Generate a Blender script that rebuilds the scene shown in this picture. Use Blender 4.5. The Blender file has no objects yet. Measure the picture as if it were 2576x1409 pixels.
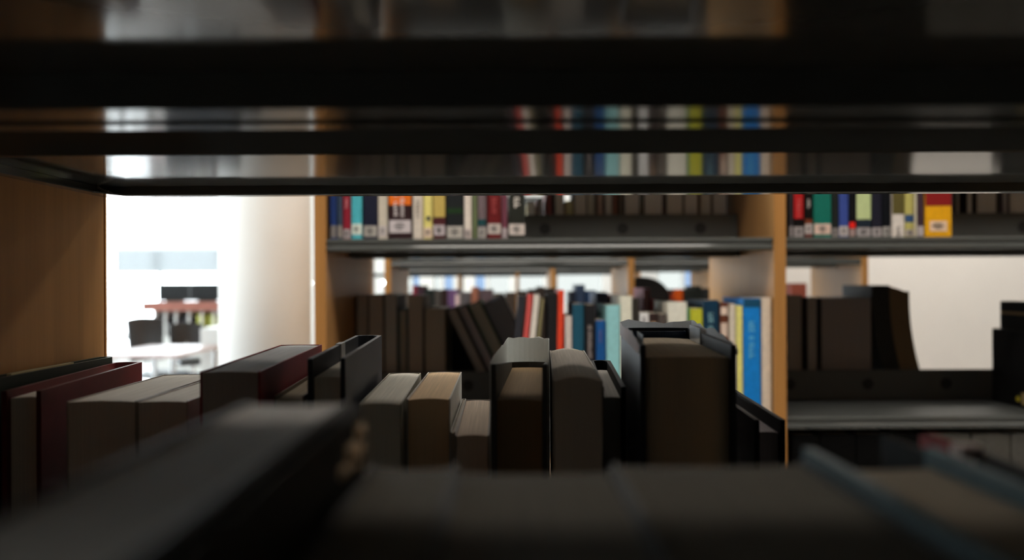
import bpy, bmesh, math, random
from mathutils import Vector, Matrix
random.seed(7)
S = bpy.context.scene
COL = S.collection
R = math.radians

# ------------------------------------------------------------------ camera, world, exposure
H = 1.25                      # eye height
FPX = 2079.0                  # focal length in pixels of the 2576 px frame
CX, CY = 1290.0, 710.0        # where the view axis (square to the bookcases) meets the frame
cam_d = bpy.data.cameras.new('camera')
cam_d.sensor_fit = 'HORIZONTAL'; cam_d.sensor_width = 22.3
cam_d.lens = 22.3 * FPX / 2576
cam_d.shift_x = -2.0 / 2576; cam_d.shift_y = 5.5 / 2576
cam_d.clip_start = 0.004; cam_d.clip_end = 200
cam_d.dof.use_dof = True; cam_d.dof.focus_distance = 0.565; cam_d.dof.aperture_fstop = 3.6
cam = bpy.data.objects.new('camera', cam_d); COL.objects.link(cam)
cam.location = (0, 0, H); cam.rotation_euler = (R(90), R(0.25), 0)
S.camera = cam

W = bpy.data.worlds.new('overcast_sky'); S.world = W; W.use_nodes = True
bg = W.node_tree.nodes['Background']
bg.inputs[0].default_value = (0.88, 0.95, 1.0, 1); bg.inputs[1].default_value = 17.0
S.view_settings.view_transform = 'Standard'; S.view_settings.look = 'None'
S.view_settings.gamma = 1; S.view_settings.use_curve_mapping = False
S.view_settings.exposure = 0.0
S.cycles.use_denoising = True
S.cycles.max_bounces = 10; S.cycles.diffuse_bounces = 5; S.cycles.glossy_bounces = 5
S.cycles.transparent_max_bounces = 12
S.cycles.sample_clamp_indirect = 6

def portal(name, loc, rot, sx, sy):
    l = bpy.data.lights.new(name, 'AREA'); l.shape = 'RECTANGLE'; l.size = sx; l.size_y = sy
    l.cycles.is_portal = True
    o = bpy.data.objects.new(name, l); COL.objects.link(o); o.location = loc; o.rotation_euler = rot
LAMP = 13.0                    # glow of the ceiling panels

def X(px, Y): return (px - CX) * Y / FPX
def Z(py, Y): return H - (py - CY) * Y / FPX

# ------------------------------------------------------------------ materials
def lin(c):
    c /= 255.0
    return c / 12.92 if c <= 0.04045 else ((c + 0.055) / 1.055) ** 2.4
def C(r, g, b, k=1.0): return tuple(min(0.92, lin(v) * k) for v in (r, g, b))
_m = {}
def nodes(name):
    m = bpy.data.materials.new(name); m.use_nodes = True
    return m, m.node_tree.nodes, m.node_tree.links, m.node_tree.nodes['Principled BSDF']
def coords(N, L, scale, kind='Object'):
    tc = N.new('ShaderNodeTexCoord'); mp = N.new('ShaderNodeMapping')
    mp.inputs['Scale'].default_value = scale
    L.new(tc.outputs[kind], mp.inputs['Vector']); return mp.outputs['Vector']
def mottled(name, col, rough=0.5, scale=(60, 60, 60), amount=0.12, bump=0.0, spec=0.5, metal=0.0, detail=4, coat=0.0):
    key = (name, col, rough, scale, amount, bump, spec)
    if key in _m: return _m[key]
    m, N, L, B = nodes(name)
    v = coords(N, L, scale)
    n = N.new('ShaderNodeTexNoise'); n.inputs['Scale'].default_value = 1.0; n.inputs['Detail'].default_value = detail
    L.new(v, n.inputs['Vector'])
    r = N.new('ShaderNodeValToRGB')
    lo = [max(0, c * (1 - amount)) for c in col]; hi = [min(1, c * (1 + amount)) for c in col]
    r.color_ramp.elements[0].color = (*lo, 1); r.color_ramp.elements[1].color = (*hi, 1)
    r.color_ramp.elements[0].position = 0.3; r.color_ramp.elements[1].position = 0.7
    L.new(n.outputs[0], r.inputs[0]); L.new(r.outputs[0], B.inputs['Base Color'])
    B.inputs['Roughness'].default_value = rough; B.inputs['Specular IOR Level'].default_value = spec
    B.inputs['Metallic'].default_value = metal; B.inputs['Coat Weight'].default_value = coat
    if bump:
        b = N.new('ShaderNodeBump'); b.inputs['Strength'].default_value = bump; b.inputs['Distance'].default_value = 0.0005
        L.new(n.outputs[0], b.inputs['Height']); L.new(b.outputs[0], B.inputs['Normal'])
    _m[key] = m; return m
def soft(c):
    m = sum(c) / 3; return tuple(.45 * v + .55 * m for v in c)
def paper(col):      # page edges: fine sheets stacked across the thickness
    return mottled('page_edges', col, 0.85, (2600, 14, 5), 0.16, 0.35, 0.25, detail=2)
def cloth(col, rough=0.55): return mottled('book_cover', col, rough, (90, 90, 90), 0.10, 0.05, 0.4 if max(col) > .0095 else 0.12)
def gloss(col): return mottled('glossy_cover', col, 0.28, (50, 50, 50), 0.06, 0.0, 0.5)
def stock(col): return mottled('printed_paper', col, 0.6, (120, 120, 120), 0.05, 0, 0.4)

METAL = mottled('grey_painted_steel', (0.088, 0.092, 0.086), 0.10, (500, 500, 500), 0.03, 0.0, 0.42)
RAILM = mottled('grey_matt_steel', (0.13, 0.137, 0.13), 0.45, (300, 300, 300), 0.03)
DARKTOP = mottled('dark_matt_steel', (0.045, 0.047, 0.045), 0.6, (120, 120, 120), 0.1, 0, 0.15)
HOLEDARK = mottled('hole_dark', (0.035, 0.036, 0.036), 0.6)
def wood(name, col, rough=0.4):
    m, N, L, B = nodes(name)
    v = coords(N, L, (55, 55, 2.2))
    n = N.new('ShaderNodeTexNoise'); n.inputs['Scale'].default_value = 1; n.inputs['Detail'].default_value = 7; n.inputs['Distortion'].default_value = 0.6
    L.new(v, n.inputs['Vector'])
    v2 = coords(N, L, (600, 600, 14))
    n2 = N.new('ShaderNodeTexNoise'); n2.inputs['Scale'].default_value = 1; L.new(v2, n2.inputs['Vector'])
    mx = N.new('ShaderNodeMath'); mx.operation = 'MULTIPLY_ADD'; mx.inputs[1].default_value = 0.35
    L.new(n2.outputs[0], mx.inputs[0]); L.new(n.outputs[0], mx.inputs[2])
    r = N.new('ShaderNodeValToRGB')
    r.color_ramp.elements[0].color = (*[c * 0.82 for c in col], 1); r.color_ramp.elements[1].color = (*[c * 1.15 for c in col], 1)
    r.color_ramp.elements[0].position = 0.4; r.color_ramp.elements[1].position = 0.95
    L.new(mx.outputs[0], r.inputs[0]); L.new(r.outputs[0], B.inputs['Base Color'])
    B.inputs['Roughness'].default_value = rough; B.inputs['Specular IOR Level'].default_value = .28; return m
BEECH = wood('beech_veneer', (0.46, 0.235, 0.085))
BEECH_EDGE = wood('beech_edging', (0.50, 0.235, 0.07), 0.45)
WALL = mottled('white_plaster', (0.84, 0.82, 0.79), 0.9, (3, 3, 3), 0.02)
CEIL = mottled('white_ceiling', (0.82, 0.82, 0.80), 0.9, (3, 3, 3), 0.02)
FLOOR = mottled('pale_floor', (0.62, 0.60, 0.57), 0.25, (1.5, 1.5, 1.5), 0.06)
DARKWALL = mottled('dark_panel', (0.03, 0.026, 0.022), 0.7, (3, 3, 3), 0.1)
ALU = mottled('white_frame', (0.75, 0.78, 0.80), 0.35, (20, 20, 20), 0.02)
def glass(name, tint):
    m, N, L, B = nodes(name); N.remove(B)
    t = N.new('ShaderNodeBsdfTransparent'); t.inputs[0].default_value = (*tint, 1)
    g = N.new('ShaderNodeBsdfGlossy'); g.inputs['Roughness'].default_value = 0.02
    f = N.new('ShaderNodeFresnel'); f.inputs[0].default_value = 1.45
    x = N.new('ShaderNodeMixShader')
    L.new(f.outputs[0], x.inputs[0]); L.new(t.outputs[0], x.inputs[1]); L.new(g.outputs[0], x.inputs[2])
    L.new(x.outputs[0], N['Material Output'].inputs[0]); return m
CLEAR = glass('clear_glass', (0.96, 0.98, 0.98)); DIMGLASS = glass('dimmed_glass', (0.25, 0.25, 0.24)); SKYGLASS = glass('sky_blue_glass', (0.165, 0.195, 0.235))  # added tints: one dims the far windows, one gives panes the sky's blue
def glow(name, col, s):
    m, N, L, B = nodes(name)
    B.inputs['Emission Color'].default_value = (*col, 1); B.inputs['Emission Strength'].default_value = s
    B.inputs['Base Color'].default_value = (*col, 1); return m
def thin_paper(name, col, rough, clear=.45):      # thin sheet that lets light through
    m, N, L, B = nodes(name)
    B.inputs['Base Color'].default_value = (*col, 1); B.inputs['Roughness'].default_value = rough
    t = N.new('ShaderNodeBsdfTranslucent'); t.inputs[0].default_value = (*col, 1)
    x = N.new('ShaderNodeMixShader'); x.inputs[0].default_value = clear
    v = coords(N, L, (70, 70, 70)); n = N.new('ShaderNodeTexNoise'); L.new(v, n.inputs['Vector'])
    b = N.new('ShaderNodeBump'); b.inputs['Strength'].default_value = .15; b.inputs['Distance'].default_value = .001
    L.new(n.outputs[0], b.inputs['Height']); L.new(b.outputs[0], B.inputs['Normal'])
    L.new(B.outputs[0], x.inputs[1]); L.new(t.outputs[0], x.inputs[2]); L.new(x.outputs[0], N['Material Output'].inputs[0]); return m
DIFFUSER = glow('lit_diffuser', (1.0, 0.93, 0.84), LAMP)

# ------------------------------------------------------------------ mesh helpers
def link(name, bm, m, parent=None, bevel=0, smooth=False):
    me = bpy.data.meshes.new(name)
    bmesh.ops.recalc_face_normals(bm, faces=bm.faces)
    bm.to_mesh(me); bm.free()
    if smooth:
        for p in me.polygons: p.use_smooth = True
    me.materials.append(m)
    o = bpy.data.objects.new(name, me); COL.objects.link(o)
    if parent: o.parent = parent
    if bevel:
        b = o.modifiers.new('bevel', 'BEVEL'); b.width = bevel; b.segments = 2; b.limit_method = 'ANGLE'
    return o
def box(bm, x0, x1, y0, y1, z0, z1, mat=None):
    v = [bm.verts.new((x, y, z)) for x in (x0, x1) for y in (y0, y1) for z in (z0, z1)]
    if mat is not None:
        for q in v: q.co = mat @ q.co
    for f in ((0, 1, 3, 2), (4, 6, 7, 5), (0, 4, 5, 1), (2, 3, 7, 6), (0, 2, 6, 4), (1, 5, 7, 3)):
        bm.faces.new([v[i] for i in f])
def bx(name, x0, x1, y0, y1, z0, z1, m, parent=None, bevel=0):
    bm = bmesh.new(); box(bm, x0, x1, y0, y1, z0, z1); return link(name, bm, m, parent, bevel)
def prism_x(name, prof, x0, x1, m, parent=None):          # (y,z) outline swept along x
    bm = bmesh.new()
    a = [bm.verts.new((x0, y, z)) for y, z in prof]; b = [bm.verts.new((x1, y, z)) for y, z in prof]
    n = len(prof)
    for i in range(n): bm.faces.new((a[i], a[(i + 1) % n], b[(i + 1) % n], b[i]))
    bm.faces.new(a[::-1]); bm.faces.new(b)
    o = link(name, bm, m, parent)
    if name == 'shelf':                     # the book-bearing top is darker and matt, the rest keeps its gloss
        o.data.materials.append(DARKTOP)
        for p in o.data.polygons:
            if p.normal.z > .95: p.material_index = 1
    return o
def cyl(bm, c, r, h, seg=24, r2=None, axis='Z'):
    mt = Matrix.Translation(c)
    if axis == 'Y': mt = mt @ Matrix.Rotation(R(-90), 4, 'X')
    if axis == 'X': mt = mt @ Matrix.Rotation(R(90), 4, 'Y')
    bmesh.ops.create_cone(bm, cap_ends=True, segments=seg, radius1=r, radius2=r if r2 is None else r2, depth=h, matrix=mt @ Matrix.Translation((0, 0, h / 2)))
def tag(o, label, cat, group=None):
    o['label'] = label; o['category'] = cat
    if group: o['group'] = group
    return o
def struct(o): o['kind'] = 'structure'; return o
def empty(name, loc, rot=(0, 0, 0)):
    o = bpy.data.objects.new(name, None); COL.objects.link(o); o.empty_display_size = 0.05
    o.location = loc; o.rotation_euler = rot; return o

# ------------------------------------------------------------------ room
RX0, RX1, RY0, RY1, RH = -8.0, 9.0, -1.2, 13.0, 3.0
struct(bx('floor', RX0 - .2, RX1 + .2, RY0 - .2, RY1 + .2, -0.1, 0, FLOOR))
struct(bx('ceiling', RX0 - .2, RX1 + .2, RY0 - .2, RY1 + .2, RH, RH + .1, CEIL))
struct(bx('wall_right', RX1, RX1 + .15, RY0, RY1, 0, RH, WALL))
struct(bx('wall_front', RX0, RX1, RY0 - .15, RY0, 0, RH, DARKWALL))  # unseen wall behind the viewer, made dark to keep its aisle dim
struct(bx('wall_inner', 1.48, RX1, 5.75, 5.90, 0, RH, WALL))
# back wall with openings; each opening is [x0,x1,z0,z1,kind]
def wx(px): return X(px, RY1)
opens = [(RX0 + .35, -4.54, .05, 2.8, 'c'), (-4.44, -3.22, .05, 2.8, 'c')]
for a, b, k in ((1020, 1035, 'c'), (1036, 1056, 'b'), (1088, 1109, 'c'), (1115, 1142, 'b'), (1193, 1222, 'b'), (1227, 1282, 'c'), (1300, 1367, 'c'), (1397, 1516, 'c'), (1655, 1719, 'c'), (1722, 1792, 'b')):
    opens.append((wx(a), wx(b), .9, 2.3, k))
bm = bmesh.new(); last = RX0
for x0, x1, z0, z1, k in opens:
    box(bm, last, x0, RY1, RY1 + .15, 0, RH); box(bm, x0, x1, RY1, RY1 + .15, 0, z0); box(bm, x0, x1, RY1, RY1 + .15, z1, RH); last = x1
box(bm, last, RX1, RY1, RY1 + .15, 0, RH)
struct(link('wall_back', bm, WALL))
wn = 0
def window(x0, x1, z0, z1, k, nb=0):
    global wn
    wn += 1
    r = struct(empty('window_%d' % wn, ((x0 + x1) / 2, RY1 + .08, z0)))
    w = x1 - x0; h = z1 - z0; t = .018 if w < 1 else .04
    bm = bmesh.new()
    box(bm, -w / 2, -w / 2 + t, -.03, .03, 0, h); box(bm, w / 2 - t, w / 2, -.03, .03, 0, h)
    box(bm, -w / 2 + t, w / 2 - t, -.03, .03, 0, t); box(bm, -w / 2 + t, w / 2 - t, -.03, .03, h - t, h)
    for i in range(nb):
        cx = -w / 2 + w * (i + 1) / (nb + 1); box(bm, cx - t / 2, cx + t / 2, -.03, .03, t, h - t)
    f = link('window_frame', bm, ALU, r)
    bx('pane', -w / 2 + t, w / 2 - t, -.004, .004, t, h - t, SKYGLASS if k == 'b' else (DIMGLASS if z0 > .5 else CLEAR), r)
    return r
for x0, x1, z0, z1, k in opens:
    window(x0, x1, z0, z1, k, 2 if z0 < .5 and x1 - x0 > 2 else (1 if z0 < .5 else 0))
# left wall: glazing in three bays
bm = bmesh.new(); ly = [(0.4, 4.2), (4.5, 8.3), (8.6, 12.6)]
last = RY0
for a, b in ly:
    box(bm, RX0 - .15, RX0, last, a, 0, RH); box(bm, RX0 - .15, RX0, a, b, 0, .3); box(bm, RX0 - .15, RX0, a, b, 2.8, RH); last = b
box(bm, RX0 - .15, RX0, last, RY1, 0, RH)
struct(link('wall_left', bm, WALL))
for a, b in ly:
    wn += 1
    r = struct(empty('window_%d' % wn, (RX0 - .08, (a + b) / 2, .3)))
    bm = bmesh.new(); w = b - a; t = .05
    for i in range(4):
        cy = -w / 2 + t / 2 + (w - t) * i / 3; box(bm, -.03, .03, cy - t / 2, cy + t / 2, 0, 2.5)
    for i in range(3):
        ya = -w / 2 + t + (w - t) * i / 3; yb = -w / 2 + (w - t) * (i + 1) / 3
        box(bm, -.03, .03, ya, yb, 0, t); box(bm, -.03, .03, ya, yb, 2.5 - t, 2.5)
    link('window_frame', bm, ALU, r)
    bx('pane', -.004, .004, -w / 2 + t, w / 2 - t, t, 2.5 - t, CLEAR, r)
    portal('daylight_portal', (RX0 + .02, (a + b) / 2, 1.55), (0, R(-90), 0), 2.5, w)
portal('daylight_portal', ((RX0 + .35 - 3.22) / 2, RY1 - .02, 1.45), (R(-90), 0, 0), 4.3, 2.75)
portal('daylight_portal', (wx(1400), RY1 - .02, 1.6), (R(-90), 0, 0), 4.8, 1.4)

# unseen ceiling panels, placed to brighten aisles and walls (none behind the viewer)
def ceiling_light(x, y, label, sx=1.2, sy=.3):
    r = tag(empty('ceiling_light', (x, y, RH)), label, 'ceiling light', 'ceiling panels')
    bm = bmesh.new(); t = .02
    box(bm, -sx / 2 - t, -sx / 2, -sy / 2 - t, sy / 2 + t, -.04, 0); box(bm, sx / 2, sx / 2 + t, -sy / 2 - t, sy / 2 + t, -.04, 0)
    box(bm, -sx / 2, sx / 2, -sy / 2 - t, -sy / 2, -.04, 0); box(bm, -sx / 2, sx / 2, sy / 2, sy / 2 + t, -.04, 0)
    link('frame', bm, ALU, r)
    bx('diffuser', -sx / 2, sx / 2, -sy / 2, sy / 2, -.03, -.02, DIFFUSER, r)
CL = 'unseen ceiling panel placed to light the aisles between the bookcases'
for x, y in ((-.7, .62), (.7, .62), (2.1, .62), (.2, 1.05), (-.5, 2.65), (.9, 2.65), (-.3, 4.15)):
    ceiling_light(x, y, CL)
for x, y in ((2.2, 5.2), (3.5, 5.2), (1.2, 11.6), (-.6, 11.6)):
    ceiling_light(x, y, 'unseen ceiling panel added to brighten a white wall', 1.2, .55)

# ------------------------------------------------------------------ bookcases
UT = 0.0225                                   # thickness of the beech uprights
TOPS = [0.277, 0.63, 0.983, 1.336, 1.689, 2.042]
def shelf_profile(y0, y1, front=-1):          # closed outline of a steel tray shelf, z measured from its top
    lip = [(.004, 0), (.001, -.0015), (0, -.0045), (.0008, -.0085), (.0035, -.0125), (.0008, -.0165), (0, -.0205), (.001, -.0238), (.004, -.025), (.011, -.025), (.012, -.0235), (.012, -.0193)]
    if front < 0:
        p = [(y0 + a, z) for a, z in lip]
        return p + [(y1 - .010, -.0193), (y1 - .010, -.0306), (y1, -.0306), (y1, 0)]
    p = [(y1 - a, z) for a, z in lip]
    return p + [(y0 + .010, -.0193), (y0 + .010, -.0306), (y0, -.0306), (y0, 0)]
def bookcase(label, yf, yb, ups, top_shelves=True, rails=True, group='double-sided beech bookcases'):
    r = tag(empty('bookcase', ((ups[0] + ups[-1]) / 2, yf, 0)), label, 'bookcase', group)
    ox, oy = r.location.x, r.location.y
    for u in ups:
        up = bx('upright', u - UT / 2 - ox, u + UT / 2 - ox, 0.002, yb - yf - .002, 0, 2.1, BEECH, r, .001)
        for yy in (0, yb - yf - .002):
            bx('edge_band', u - UT / 2 - ox - .0004, u + UT / 2 - ox + .0004, yy, yy + .002, 0, 2.1, BEECH_EDGE, up)
    mid = (yb - yf) / 2
    for a, b in zip(ups[:-1], ups[1:]):
        xa, xb = a + UT / 2 - ox + .001, b - UT / 2 - ox - .001
        for zt in TOPS:
            for fr in (-1, 1):
                pr = shelf_profile(.004, mid - .02, -1) if fr < 0 else shelf_profile(mid + .02, yb - yf - .004, 1)
                s = prism_x('shelf', [(y, z + zt) for y, z in pr], xa, xb, METAL, r)
                if rails and zt in (0.983, 1.336) and fr < 0:
                    rl = bx('back_stop_rail', xa + .004, xb - .004, mid - .022, mid - .0205, zt, zt + .066, RAILM, r)
                    n = 5
                    for i in range(n):
                        bm = bmesh.new(); cx = xa + (xb - xa) * (i + .5) / n
                        cyl(bm, (cx, mid - .0235, zt + .034), .0125, .0015, 20, axis='Y')
                        link('dark_hole_disc', bm, HOLEDARK, rl)  # dark disc stands in for a shaded hole in the rail
    return r
YB, YC, YD, YE, YF = 1.62, 3.12, 4.65, 6.15, 7.65
DEP = 0.537
BU = (-0.378, 0.524, 1.430)
CU = (-0.473, 0.4475, 1.330)
bookcase('nearest facing beech bookcase, its spines turned to the viewer across the aisle', YB, YB + DEP, BU)
bookcase('second beech bookcase back, seen through the gap above the facing books', YC, YC + DEP, CU)
bookcase('third beech bookcase back, a thin slice of it behind the second one', YD, YD + DEP, (-.679, .224, 1.127), rails=False)
bookcase('fourth beech bookcase back, its edge a thin tan line left of centre', YE, YE + DEP, (-.868, .035, .938), rails=False)
bookcase('last beech bookcase back, nearest to the far windows', YF, YF + DEP, (-1.38, -.50, .40), rails=False)

# the bookcase the viewer looks through
NB = tag(empty('bookcase', (0, 0, 0)), 'dark near bookcase the viewer looks through, shelf close overhead', 'bookcase', 'double-sided beech bookcases')
NY0, NY1 = 0.043, 0.58
NU = (-1.2085, -0.2967, 0.606, 1.508)
for u in NU:
    up = bx('upright', u - UT / 2, u + UT / 2, NY0, NY1 - .002, 0, 2.79, BEECH, NB, .001)  # taller than the other cases: unseen upper part added to block light
    bx('edge_band', u - UT / 2 - .0004, u + UT / 2 + .0004, NY1 - .002, NY1, 0, 2.79, BEECH_EDGE, up)
LOW = 0.983
for a, b in zip(NU[:-1], NU[1:]):
    xa, xb = a + UT / 2 + .001, b - UT / 2 - .001
    for zt in TOPS + [2.395, 2.748]:  # the topmost shelves are unseen, added to close off light
        # front-row shelf: lip on the viewer's side, tall folded edge behind
        u = -.0193
        pa = [(.045, 0), (.044, -.004), (.044, -.022), (.047, -.025), (.055, -.025), (.055, u), (.2617, u), (.2617, -.0300), (.2624, -.0306), (.2800, -.0306), (.2810, -.0298), (.2810, 0)]
        prism_x('shelf', [(y, z + zt) for y, z in pa], xa, xb, METAL, NB)
        prism_x('centre_bar', [(y, z + zt) for y, z in [(.2877, -.002), (.2877, -.0300), (.2884, -.0306), (.2983, -.0306), (.2990, -.0300), (.2990, -.002)]], xa, xb, METAL, NB)
        # far-row shelf: plain folded edge toward the viewer, rolled lip on the far side
        pb = [(.392, 0), (.392, -.0245), (.3926, -.0251), (.3950, -.0251), (.3956, -.0245), (.3956, u),
              (.5660, u), (.5660, -.0250), (.5668, -.0256), (.5760, -.0256), (.5790, -.0230), (.5795, -.0200), (.5780, -.0150), (.5755, -.0120), (.5780, -.0085), (.5795, -.0045), (.5780, -.001), (.576, 0)]
        sh = prism_x('shelf', [(y, z + zt) for y, z in pb], xa, xb, METAL, NB)
        if zt == 1.336:
            for sx, xe in ((1, xa), (-1, xb)):
                x0, x1 = sorted((xe, xe + sx * .0012))
                bx('shelf_end_lip', x0, x1, .396, .5655, zt - .0248, zt - .0194, METAL, sh)
                x0, x1 = sorted((xe, xe + sx * .012))
                bm = bmesh.new()
                zz = zt - .0257
                q = [(xe, .396), (xe + sx * .0075, .396), (xe + sx * .0085, .545), (xe + sx * .019, .5655), (xe, .5655)]
                lo = [bm.verts.new((x, y, zz)) for x, y in q]; hi = [bm.verts.new((x, y, zz + .0009)) for x, y in q]
                bm.faces.new(lo); bm.faces.new(hi[::-1])
                for i in range(5): bm.faces.new((lo[i], lo[(i + 1) % 5], hi[(i + 1) % 5], hi[i]))
                link('shelf_end_flange', bm, METAL, sh)
                bm = bmesh.new()            # curled corner; pale colour stands in for the light gap between lips
                for i in range(8):
                    t0, t1 = i / 8, (i + 1) / 8
                    f = lambda t: (xe + sx * (.0012 + .010 * (t * t * (3 - 2 * t)) ), .5648, zt - .0195 - .0056 * t)
                    p, q2 = Vector(f(t0)), Vector(f(t1))
                    box(bm, min(p.x, q2.x) - .0005, max(p.x, q2.x) + .0005, .5635, .5655, q2.z, p.z)
                link('corner_fold', bm, mottled('pale_gap_steel', (.45, .40, .33), .35), sh)

# ------------------------------------------------------------------ books
def ext_z(bm, outer, z0, z1):
    a = [bm.verts.new((x, y, z0)) for x, y in outer]; b = [bm.verts.new((x, y, z1)) for x, y in outer]
    return a, b
def cover_bm(w, d, h, t, bulge, spine_near, z0=0.0, lift=None):
    """boards and spine as one folded sheet, open at the fore-edge, extruded to height h"""
    n = 8; s = 1 if spine_near else -1
    oy = (lambda y: y) if spine_near else (lambda y: d - y)
    outer = [(-w / 2, oy(d))]; inner = [(-w / 2 + t, oy(d))]
    for i in range(n + 1):
        u = -1 + 2 * i / n
        outer.append((u * w / 2, oy(bulge * u * u)))
        inner.append((u * (w / 2 - t), oy(bulge * u * u + t)))
    outer.append((w / 2, oy(d))); inner.append((w / 2 - t, oy(d)))
    bm = bmesh.new(); m = len(outer)
    z1 = [h + (lift(i) if lift else 0) for i in range(m)]
    ob = [bm.verts.new((x, y, z0)) for x, y in outer]; ot = [bm.verts.new((x, y, z1[i])) for i, (x, y) in enumerate(outer)]
    ib = [bm.verts.new((x, y, z0)) for x, y in inner]; it = [bm.verts.new((x, y, z1[i])) for i, (x, y) in enumerate(inner)]
    for i in range(m - 1):
        bm.faces.new((ob[i], ob[i + 1], ot[i + 1], ot[i])); bm.faces.new((ib[i], it[i], it[i + 1], ib[i + 1]))
        bm.faces.new((ot[i], ot[i + 1], it[i + 1], it[i])); bm.faces.new((ob[i], ib[i], ib[i + 1], ob[i + 1]))
    bm.faces.new((ob[0], ot[0], it[0], ib[0])); bm.faces.new((ob[-1], ib[-1], it[-1], ot[-1]))
    return bm
def block_bm(w, y0, y1, z0, z1, concave=0.0, convex=0.0, fore_near=False, top_bow=0.0, n=10):
    """page block: hollow (or bowed) fore-edge, rounded back"""
    bm = bmesh.new(); rows = []
    for i in range(n + 1):
        u = -1 + 2 * i / n
        a, b = y0, y1
        if fore_near: a += concave * (1 - u * u); b += convex * (1 - u * u)
        else: b -= concave * (1 - u * u); a -= convex * (1 - u * u)
        zt = z1 + top_bow * (1 - u * u)
        x = u * w / 2
        rows.append([bm.verts.new(p) for p in ((x, a, z0), (x, a, zt), (x, b, zt), (x, b, z0))])
    for p, q in zip(rows[:-1], rows[1:]):
        for k in range(4): bm.faces.new((p[k], q[k], q[(k + 1) % 4], p[(k + 1) % 4]))
    bm.faces.new(rows[0]); bm.faces.new(rows[-1][::-1])
    return bm
def patch(parent, name, w, bulge, u0, u1, z0, z1, m, off=.0004):
    bm = bmesh.new(); n = 4; rows = []
    for i in range(n + 1):
        u = u0 + (u1 - u0) * i / n; y = bulge * u * u - off
        rows.append([bm.verts.new(p) for p in ((u * w / 2, y, z0), (u * w / 2, y, z1), (u * w / 2, y + off * .8, z1), (u * w / 2, y + off * .8, z0))])
    for p, q in zip(rows[:-1], rows[1:]):
        for k in range(4): bm.faces.new((p[k], q[k], q[(k + 1) % 4], p[(k + 1) % 4]))
    bm.faces.new(rows[0]); bm.faces.new(rows[-1][::-1])
    return link(name, bm, m, parent)
def lettering(parent, w, bulge, u0, u1, z0, z1, m, off=.0008):
    """a worn line of vertical spine lettering: short strokes of uneven size"""
    bm = bmesh.new(); z = z1; rnd = random.Random(int(z0 * 1e4) + int(w * 1e5))
    while z > z0:
        g = (u1 - u0) * w / 2 * rnd.uniform(.45, .8)
        if rnd.random() < .16: z -= g * .8; continue
        a = u0 + (u1 - u0) * rnd.uniform(0, .12); b = u1 - (u1 - u0) * rnd.uniform(0, .2)
        y = bulge * max(a * a, b * b) * 0 - off
        x0, x1 = a * w / 2, b * w / 2
        box(bm, x0, x1, y, y + .0003, z - g * .3, z); box(bm, x0, x0 + (x1 - x0) * .35, y, y + .0003, z - g * .85, z - g * .3)
        if rnd.random() < .6: box(bm, x1 - (x1 - x0) * .3, x1, y, y + .0003, z - g * .85, z - g * .3)
        z -= g * 1.1
    return link('title_lettering', bm, m, parent)
CREAM = (0.50, 0.44, 0.35); GREYP = (0.42, 0.39, 0.35); TAN = (0.48, 0.34, 0.20)
def book(label, xl, xr, yn, d, zb, h, col, spine=True, hard=False, page=CREAM, lean=0.0, rz=0.0, group=None, name='book', inset=None, mat=None, bulge=None, cat='book'):
    w = xr - xl; hh = h / max(.2, math.cos(R(abs(lean)))) if lean else h
    r = tag(empty(name, ((xl + xr) / 2, yn, zb + .0003 + abs(math.sin(R(lean))) * w / 2), (0, R(lean), rz)), label, cat, group)
    t = .0026 if hard else .0007
    t = min(t, w * .2)
    bu = (.0018 if hard else .0006) if bulge is None else bulge
    cov = link('cover', cover_bm(w, d, hh, t, bu, spine), mat or cloth(col), r)
    ins = inset if inset is not None else (.0035 if hard else .0004)
    pw = w - 2 * t - .0002
    if spine: pb = block_bm(pw, bu + t + .001, d - (ins if hard else .0006), ins if hard else .0004, hh - ins, .003 if hard else .0005, 0, False)
    else: pb = block_bm(pw, (ins if hard else .0006), d - bu - t - .001, ins if hard else .0004, hh - ins, .003 if hard else .0005, 0, True)
    link('page_block', pb, paper(page), r)
    r['w'] = w; r['bu'] = bu
    return r, cov
LBL = stock((.62, .59, .57)); INK = stock((.06, .06, .06)); WHITEINK = stock((.72, .70, .68))
def call_label(r, z0, z1, m=None, u=.96, ink=True):
    w, bu = r['w'], r['bu']
    l = patch(r, 'call_number_label', w, bu, -u, u, z0, z1, m or LBL)
    if ink and w > .012:
        bm = bmesh.new(); n = 3
        for i in range(n):
            z = z1 - (z1 - z0) * (.28 + .2 * i); ww = w * (.18, .26, .14)[i]
            box(bm, -ww, ww * .8, -.0009, -.0006, z - .0009, z + .0009)
        link('label_print', bm, INK, l)

GU = 'books standing on the upper shelf of the facing bookcase'
Yu = YB + .008; ZU = 1.336
s_u = FPX / Yu
def zu(py): return Z(py, Yu) - ZU         # height above the upper shelf for a row of the photo
K = 1.55
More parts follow.
